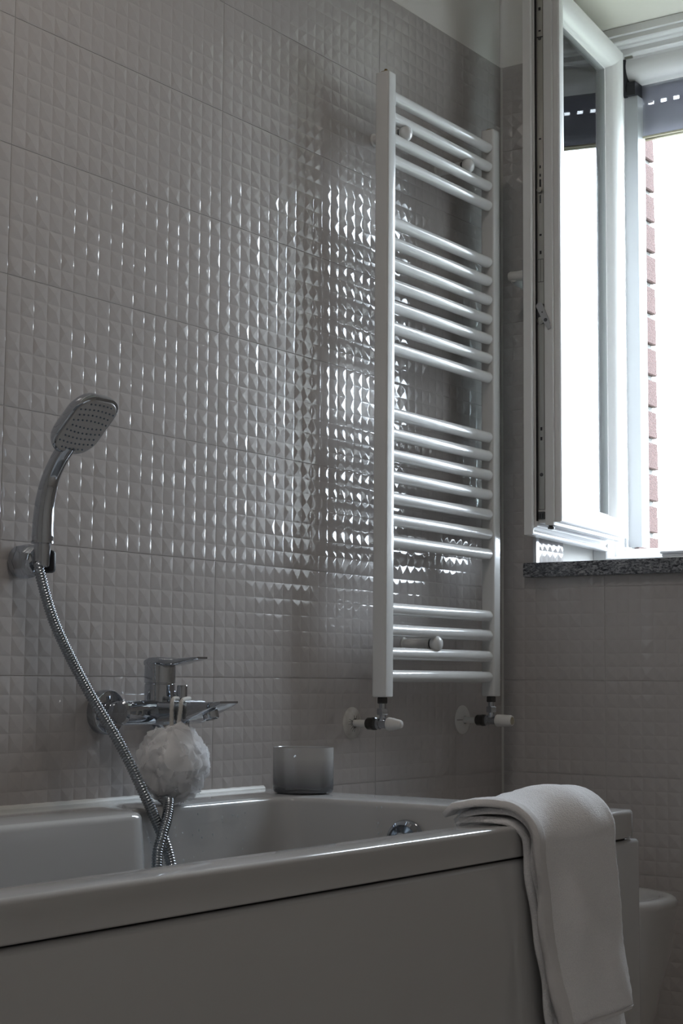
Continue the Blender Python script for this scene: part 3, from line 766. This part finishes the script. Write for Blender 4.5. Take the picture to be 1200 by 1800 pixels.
# spout: lofted section from the body out to a thin, wide lip
bm = B(); rings = []
for (y, zt, zb, w, rr) in ((-0.050, 0.0165, -0.0190, 0.030, 0.010), (-0.080, 0.0170, -0.0195, 0.030, 0.010), (-0.105, 0.0172, -0.0180, 0.0285, 0.009), (-0.130, 0.0170, -0.0130, 0.027, 0.007), (-0.150, 0.0172, -0.0050, 0.0265, 0.005), (-0.170, 0.0176, 0.0035, 0.026, 0.003), (-0.188, 0.0184, 0.0110, 0.0245, 0.002), (-0.198, 0.0192, 0.0160, 0.022, 0.0012)):
    pol = rrect(2 * w, zt - zb, min(rr, (zt - zb) / 2.2), 4)
    rings.append([bm.verts.new((FX + a, y, FZ + (zt + zb) / 2 + b)) for a, b in pol])
for a, b in zip(rings, rings[1:]):
    for i in range(len(a)): bm.faces.new((a[i], a[(i + 1) % len(a)], b[(i + 1) % len(a)], b[i]))
bm.faces.new(rings[0]); bm.faces.new(rings[-1]); obj('spout', bm, 'chrome', fau, ang=50)
bm = B(); lathe(bm, (FX, -0.160, FZ + 0.004), (0, -0.28, -0.96), [(0.0125, 0), (0.0125, 0.012), (0.0115, 0.0135), (0.0095, 0.0138), (0.009, 0.010), (0, 0.010)], 28); obj('aerator', bm, 'chrome', fau)
bm = B(); lathe(bm, (FX, -0.056, FZ + 0.014), (0, 0, 1), [(0.0245, 0), (0.0245, 0.030), (0.0232, 0.0305), (0.0232, 0.0320), (0.0250, 0.0325), (0.0250, 0.058), (0.0235, 0.064), (0.018, 0.067), (0, 0.068)], 44); obj('cartridge_housing', bm, 'chrome', fau)
bm = B(); rings = []
for (y, zc, h, w) in ((-0.036, 0.078, 0.010, 0.017), (-0.050, 0.0805, 0.012, 0.0235), (-0.068, 0.0810, 0.013, 0.0240), (-0.085, 0.0795, 0.0125, 0.0215), (-0.100, 0.0800, 0.0095, 0.0180), (-0.118, 0.0825, 0.0065, 0.0160), (-0.134, 0.0845, 0.0050, 0.0148), (-0.143, 0.0860, 0.0030, 0.0125)):
    pol = rrect(2 * w, h, h * 0.42, 4); rings.append([bm.verts.new((FX + a, y, FZ + zc + b)) for a, b in pol])
for a, b in zip(rings, rings[1:]):
    for i in range(len(a)): bm.faces.new((a[i], a[(i + 1) % len(a)], b[(i + 1) % len(a)], b[i]))
bm.faces.new(rings[0]); bm.faces.new(rings[-1]); obj('lever', bm, 'chrome', fau, ang=50)
bm = B(); lathe(bm, (FX, -0.103, FZ + 0.015), (0, 0, 1), [(0.0050, 0), (0.0050, 0.006), (0.0082, 0.007), (0.0082, 0.026), (0.0075, 0.028), (0, 0.0282)], 24)
box(bm, FX - 0.006, FX + 0.006, -0.088, -0.097, FZ + 0.024, FZ + 0.034, 0.003, 2); obj('diverter_knob', bm, 'chrome', fau)
bm = B(); lathe(bm, (FX, -0.108, FZ - 0.016), (0, 0, -1), [(0.0085, 0), (0.0085, 0.006), (0.0108, 0.007), (0.0108, 0.013), (0.0100, 0.014), (0.0108, 0.015), (0.0108, 0.024), (0.0085, 0.026)], 24); obj('hose_outlet', bm, 'chrome', fau)

# ------------------------------------------------------------------ shower hose
def zz(z): return K + z
hp = [(-1.4785, -0.0590, zz(0.166)), (-1.4785, -0.0600, zz(0.150)), (-1.4536, -0.070, zz(0.0732)), (-1.4041, -0.088, zz(-0.0181)), (-1.3653, -0.122, zz(-0.1017)),
      (-1.3480, -0.152, zz(-0.1676)), (-1.3190, -0.166, zz(-0.2336)), (-1.3070, -0.172, zz(-0.2703)), (-1.305, -0.190, zz(-0.330)), (-1.325, -0.230, zz(-0.385)), (-1.365, -0.245, zz(-0.395)), (-1.378, -0.218, zz(-0.340)),
      (-1.3560, -0.190, zz(-0.2670)), (-1.3390, -0.184, zz(-0.2320)), (-1.3200, -0.176, zz(-0.2090)), (-1.2980, -0.160, zz(-0.1870)), (-1.2700, -0.126, zz(-0.1850)), (-1.2350, -0.082, zz(-0.1760)), (-1.2100, -0.066, zz(-0.1350)), (-1.2040, -0.098, zz(-0.1070)), (-1.205, -0.108, zz(-0.096))]
path = catmull(hp, 24)
pitch = 0.0042
fine = resample(path, pitch / 6)
bm = B(); pr_ = [0.0070, 0.0079, 0.0083, 0.0083, 0.0079, 0.0070]
tube(bm, fine, lambda i: pr_[i % 6], 14)
hose = obj('shower_hose', bm, 'hose', None, origin=(-1.36, -0.16, zz(-0.2)), ang=80)
tag(hose, 'ribbed chrome shower hose hanging from the holder into the tub', 'hose')

# ------------------------------------------------------------------ wall holder and hand shower
HX, HZ = -1.466, K + 0.169
hol = thing('shower_holder', (HX, 0, HZ), 'faceted chrome wall holder carrying the hand shower', 'shower holder')
bm = B(); lathe(bm, (HX, 0.0, HZ), (0, -1, 0), [(0.0215, 0), (0.0250, 0.005), (0.0258, 0.022), (0.0240, 0.034), (0.0195, 0.043), (0.0130, 0.047), (0, 0.048)], 12); obj('body', bm, 'chrome', hol, ang=20)
bm = B(); box(bm, HX + 0.003, HX + 0.017, -0.034, -0.066, HZ - 0.018, HZ + 0.016, 0.006, 3); obj('socket_jaw', bm, 'black', hol)

shw = thing('hand_shower', (-1.474, -0.058, HZ - 0.01), 'chrome hand shower with square grey spray face in its wall holder', 'hand shower')
XS = -1.474
hpts = catmull([(XS, -0.0585, zz(0.196)), (XS, -0.0590, zz(0.225)), (XS, -0.0625, zz(0.258)), (XS, -0.0725, zz(0.290)), (XS, -0.0890, zz(0.3170)), (XS, -0.1060, zz(0.3360))], 8)
bm = B(); nh = len(hpts)
tube(bm, hpts, lambda i: 0.0165 - 0.0035 * min(1, i / nh * 1.6) if i > 1 else 0.0155, 22); hd_ = obj('handle', bm, 'chrome', shw)
bm = B(); lathe(bm, (XS, -0.0585, zz(0.1965)), (0, 0, -1), [(0.0168, 0), (0.0168, 0.003), (0.0125, 0.0035), (0.0112, 0.036), (0.0095, 0.038)], 24); obj('hose_cone', bm, 'chrome', shw)
hc = Vector((XS, -0.1397, zz(0.3622))); TH = math.radians(45)
ex_ = Vector((1, 0, 0)); ed = Vector((0, -math.sin(TH), math.cos(TH))); en = Vector((0, -math.cos(TH), -math.sin(TH)))
def headplate(levels, n=10):
    bm = B(); rg = []
    for (w, l, r, h, s) in levels:
        rg.append([bm.verts.new(hc + ex_ * a + ed * (b + s) + en * h) for a, b in rrect(w, l, r, n)])
    for a, b in zip(rg, rg[1:]):
        for i in range(len(a)): bm.faces.new((a[i], a[(i + 1) % len(a)], b[(i + 1) % len(a)], b[i]))
    bm.faces.new(rg[0]); bm.faces.new(rg[-1]); return bm
bm = headplate([(0.036, 0.050, 0.016, -0.026, -0.012), (0.066, 0.082, 0.026, -0.021, -0.004), (0.082, 0.099, 0.029, -0.012, 0), (0.087, 0.104, 0.030, -0.004, 0), (0.087, 0.104, 0.030, 0.001, 0), (0.083, 0.100, 0.029, 0.0025, 0)])
hs = obj('head_shell', bm, 'chrome', shw, ang=50)
bm = headplate([(0.079, 0.096, 0.027, 0.001, 0), (0.079, 0.096, 0.027, 0.0028, 0), (0.077, 0.094, 0.026, 0.0038, 0)]); obj('spray_face', bm, 'spray', shw)
bm = B()
for j in range(9):
    for i in range(8 - (j in (0, 8)) * 2 + (j % 2) * 1):
        m_ = 8 - (j in (0, 8)) * 2 + (j % 2) * 1
        a = (i - (m_ - 1) / 2) * 0.0083; b = (j - 4) * 0.0098 + 0.002 * math.cos(a * 60) * (1 if j > 4 else -1)
        lathe(bm, hc + ex_ * a + ed * b + en * 0.0034, en, [(0.0015, 0), (0.0012, 0.0018), (0, 0.0020)], 7)
nz = obj('nozzles', bm, 'nozzle', shw); nz['kind'] = 'stuff'
bm = headplate([(0.016, 0.010, 0.004, -0.004, -0.052), (0.014, 0.010, 0.004, 0.004, -0.054)], 4); obj('mode_switch', bm, 'chrome', shw)

# ------------------------------------------------------------------ loofah on the diverter knob
LC = Vector((-1.2535, -0.128, zz(-0.1330))); LR = 0.0595
loo = thing('bath_loofah', (LC.x, LC.y, LC.z), 'white net bath loofah hanging by its cord from the bath mixer', 'loofah')
rl = random.Random(12)
bm = B()
for k in range(48):                       # ruffled petals of gathered net around a soft core
    # random direction of the petal rim
    zc = 1 - 2 * (k + 0.5) / 48; a = k * 2.39996; n = Vector((math.sqrt(1 - zc * zc) * math.cos(a), math.sqrt(1 - zc * zc) * math.sin(a), zc))
    n = (n + Vector((rl.uniform(-.2, .2), rl.uniform(-.2, .2), rl.uniform(-.2, .2)))).normalized()
    x, y, _ = frame_of(n); rot = rl.uniform(0, 2 * PI); R0 = LR * rl.uniform(0.86, 1.07); wd_ = rl.uniform(0.42, 0.72)
    m1, p1, p2 = rl.randint(3, 5), rl.uniform(0, 6), rl.uniform(0, 6)
    NA, NR = 28, 5; grid = []
    for j in range(NR + 1):
        s = j / NR; row = []
        for i in range(NA):
            t = 2 * PI * i / NA
            ang = wd_ * (0.15 + 0.85 * s) * (1 + 0.18 * math.sin(m1 * t + p1) * s)
            rr = R0 * (0.80 + 0.20 * s ** 0.6) + LR * 0.060 * s * math.sin((m1 + 3) * t + p2)
            dvec = n * math.cos(ang) + (x * math.cos(t + rot) + y * math.sin(t + rot)) * math.sin(ang)
            p_ = dvec * rr; p_.y *= 0.80; row.append(bm.verts.new(LC + p_))
        grid.append(row)
    for j in range(NR):
        for i in range(NA):
            bm.faces.new((grid[j][i], grid[j][(i + 1) % NA], grid[j + 1][(i + 1) % NA], grid[j + 1][i]))
me_net = obj('net_ruffles', bm, 'net', loo, ang=180)
bm = B(); s_ = bmesh.ops.create_icosphere(bm, subdivisions=4, radius=LR * 0.89)
for v in s_['verts']:
    v.co.y *= 0.8; v.co *= 1 + 0.05 * math.sin(v.co.x * 190 + 1) * math.sin(v.co.y * 170) * math.cos(v.co.z * 210)
bmesh.ops.translate(bm, verts=s_['verts'], vec=LC); obj('net_core', bm, 'cloth', loo, ang=180)
kx, ky, kz = FX, -0.103, FZ + 0.020
cp = [(-1.2430, -0.116, zz(-0.095)), (-1.2395, -0.112, FZ - 0.020), (-1.2390, -0.1115, FZ + 0.010), (-1.2330, -0.1090, FZ + 0.0215), (kx - 0.012, ky - 0.002, FZ + 0.0222), (kx - 0.004, ky + 0.0110, FZ + 0.0225), (kx + 0.0100, ky + 0.0055, FZ + 0.0225), (kx + 0.0095, ky - 0.0065, FZ + 0.0222),
      (kx - 0.004, ky - 0.0135, FZ + 0.0220), (kx - 0.020, ky - 0.021, FZ + 0.0212), (-1.2340, -0.1265, FZ + 0.0170), (-1.2375, -0.1280, FZ + 0.004), (-1.2400, -0.1250, FZ - 0.022), (-1.2450, -0.125, zz(-0.095))]
bm = B(); tube(bm, catmull(cp, 8), lambda i: 0.0030 + 0.0004 * (i % 2), 8); obj('hanging_cord', bm, 'cord', loo)

# ------------------------------------------------------------------ glass on the tub corner
CG = (-0.9135, -0.1270, ZR)
cup = thing('glass_tumbler', CG, 'low smoky grey glass tumbler on the far corner of the tub rim', 'glass')
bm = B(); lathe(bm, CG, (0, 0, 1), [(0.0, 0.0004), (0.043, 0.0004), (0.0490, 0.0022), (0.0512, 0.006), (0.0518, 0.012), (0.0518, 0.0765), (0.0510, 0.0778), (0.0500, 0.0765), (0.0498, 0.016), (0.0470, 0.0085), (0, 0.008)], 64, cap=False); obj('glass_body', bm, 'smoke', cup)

# ------------------------------------------------------------------ towel over the front rim
tow = thing('bath_towel', (-1.08, -0.70, ZR), 'white terry towel folded over the front rim of the bathtub', 'towel')
rt = random.Random(6)
ph = [rt.uniform(0, 6.28) for _ in range(12)]
def sheet(name, inner, drop, xl, xr, thick, hump, lean, m, yoff, seed, zcut=0.0, path_start=0.0, NX=46, uu=(0.0, 1.0), last=None):
    """one layer: path in (y,z) over the rim, swept along x; returns a slab with rounded rim"""
    P = []
    yi = -0.648; zt = ZR + 0.001 + inner; yo = TY1 - 0.004 - inner
    for k in range(13):                               # fold at the inner rim edge
        a = -PI / 2 + PI * k / 24 * 1.0; 
    P += [(yi + 0.004 + path_start, zt - 0.004), (yi + path_start, zt + 0.001)]
    for k in range(1, 11): P.append((yi + path_start + (yo + 0.024 - yi - path_start) * k / 10, zt + 0.002 * math.sin(PI * k / 10)))
    R = 0.024
    for k in range(1, 11):
        a = PI / 2 * k / 10; P.append((yo + R - R * math.sin(a), zt - R + R * math.cos(a)))
    nd = 40
    for k in range(1, nd + 1): P.append((yo - 0.012 * (k / nd) ** 1.5, zt - R - (drop - R) * k / nd))
    n = len(P)
    bm = B(); top = []; bot = []
    first = 0 if last is None else n - last
    tang = [Vector((P[min(i + 1, n - 1)][0] - P[max(i - 1, 0)][0], P[min(i + 1, n - 1)][1] - P[max(i - 1, 0)][1])) for i in range(n)]
    s_acc = 0; S_ = [0]
    for i in range(1, n): S_.append(S_[-1] + math.hypot(P[i][0] - P[i - 1][0], P[i][1] - P[i - 1][1]))
    for i in range(first, n):
        t = tang[i].normalized(); nn = Vector((t.y, -t.x))        # outward normal (away from the rim)
        if nn.x > 0 and i > 20: nn = -nn
        if i <= 12 and nn.y < 0: nn = -nn
        rowt = []; rowb = []; s = S_[i]
        for j in range(NX + 1):
            ul = j / NX; u = uu[0] + (uu[1] - uu[0]) * ul
            w = 1 - abs(2 * u - 1) ** 8
            x = xl + (xr - xl) * u + lean(s) + 0.0025 * math.sin(s * 70 + seed + u * 3) * (1 if u in (0, 1) else 0.3)
            und = 0.0035 * math.sin(u * 5.2 + seed + s * 6) * min(1, s * 12) + 0.0022 * math.sin(u * 11 + s * 19 + seed * 2) + 0.0020 * math.sin(u * 7 - s * 34 + seed * 4) * min(1, s * 8)
            hp_ = hump(u, s)
            e = min(1, (ul * NX) / 1.6, ((1 - ul) * NX) / 1.6); rim = math.sqrt(max(0.0, 1 - (1 - e) ** 2))
            ei = min(1, (n - 1 - i) / 1.6 + 0.05); rim *= math.sqrt(max(0, 1 - (1 - ei) ** 2))
            o_ = yoff + hp_ + (und if yoff > 0.001 else abs(und) * 0.4)
            th = thick * (0.35 + 0.65 * rim)
            fz = rt.uniform(-1, 1) * 0.0005
            rowt.append(bm.verts.new((x, P[i][0] + nn.x * (o_ + th + fz), P[i][1] + nn.y * (o_ + th + fz))))
            rowb.append(bm.verts.new((x, P[i][0] + nn.x * o_, P[i][1] + nn.y * o_)))
        top.append(rowt); bot.append(rowb)
    n = len(top)
    for i in range(n - 1):
        for j in range(NX):
            bm.faces.new((top[i][j], top[i][j + 1], top[i + 1][j + 1], top[i + 1][j]))
            bm.faces.new((bot[i][j], bot[i + 1][j], bot[i + 1][j + 1], bot[i][j + 1]))
        bm.faces.new((top[i][0], top[i + 1][0], bot[i + 1][0], bot[i][0])); bm.faces.new((top[i][NX], bot[i][NX], bot[i + 1][NX], top[i + 1][NX]))
    for j in range(NX):
        bm.faces.new((top[0][j], bot[0][j], bot[0][j + 1], top[0][j + 1])); bm.faces.new((top[n - 1][j], top[n - 1][j + 1], bot[n - 1][j + 1], bot[n - 1][j]))
    return obj(name, bm, m, tow, ang=180)
lean = lambda s: (-0.036 + 0.036 * min(1, s / 0.085)) + 0.215 * max(0, s - 0.085)
hA = lambda u, s: 0.0
def hB(u, s):
    return (0.015 * math.exp(-((s - 0.055) / 0.045) ** 2) * (0.30 + 0.70 * min(1, u * 1.5)) + 0.003 * u)
def hC(u, s):
    return hB(u, s) + 0.003
sheet('inner_layer', 0.0, 0.335, -1.232, -1.035, 0.008, hA, lean, 'towel', 0.0, 1.0)
sheet('middle_layer', 0.0, 0.312, -1.226, -1.026, 0.007, hB, lean, 'towel', 0.0085, 2.3)
sheet('outer_layer', 0.0, 0.276, -1.236, -1.016, 0.008, hC, lean, 'towel', 0.0155, 3.1)
sheet('woven_border', 0.0, 0.277, -1.2365, -1.016, 0.0092, hC, lean, 'hem', 0.0152, 3.1, uu=(0.0, 0.125), NX=10)
sheet('bottom_hem', 0.0, 0.2775, -1.2365, -1.0155, 0.0094, hC, lean, 'hem', 0.0150, 3.1, last=2)

# ------------------------------------------------------------------ bidet beyond the tub
bid = thing('bidet', (-0.43, -0.28, 0.0), 'white ceramic wall hung bidet half hidden behind the end of the tub', 'bidet')
def bid_ring(hw, y0, y1, z, n=40):
    out = []; cy = (y0 + y1) / 2
    for i in range(n):
        a = 2 * PI * i / n; c, s = math.cos(a), math.sin(a)
        ex1 = 2.6
        px = math.copysign(abs(c) ** (2 / ex1), c) * hw; 
        py = cy + math.copysign(abs(s) ** (2 / (3.5 if s > 0 else 2.2)), s) * abs(y1 - y0) / 2
        out.append((-0.43 + px, py, z))
    return out
bz = K - 0.386
bm = B(); rg = []
for (hw, y0, y1, z) in ((0.105, -0.003, -0.49, 0.055), (0.125, -0.003, -0.520, 0.10), (0.140, -0.003, -0.537, 0.165), (0.152, -0.003, -0.550, 0.225), (0.162, -0.003, -0.567, 0.285), (0.168, -0.003, -0.574, bz - 0.035), (0.170, -0.003, -0.579, bz - 0.016), (0.170, -0.003, -0.579, bz - 0.009), (0.166, -0.004, -0.575, bz - 0.002), (0.158, -0.010, -0.567, bz), (0.138, -0.15, -0.545, bz - 0.001), (0.128, -0.17, -0.540, bz - 0.006), (0.118, -0.18, -0.525, bz - 0.03), (0.085, -0.20, -0.46, bz - 0.11), (0.03, -0.28, -0.36, bz - 0.13)):
    rg.append([bm.verts.new(p) for p in bid_ring(hw, y0, y1, z)])
for a, b in zip(rg, rg[1:]):
    for i in range(len(a)): bm.faces.new((a[i], a[(i + 1) % len(a)], b[(i + 1) % len(a)], b[i]))
bm.faces.new(rg[0]); bm.faces.new(rg[-1]); obj('bowl', bm, 'ceramic', bid, ang=60)
bm = B(); lathe(bm, (-0.43, -0.10, bz - 0.002), (0, 0, 1), [(0.022, 0), (0.022, 0.004), (0.016, 0.006), (0.016, 0.06), (0.014, 0.066), (0, 0.067)], 24); cyl(bm, (-0.43, -0.10, bz + 0.045), (-0.43, -0.20, bz + 0.030), 0.010, 0.008); obj('bidet_tap', bm, 'chrome', bid)
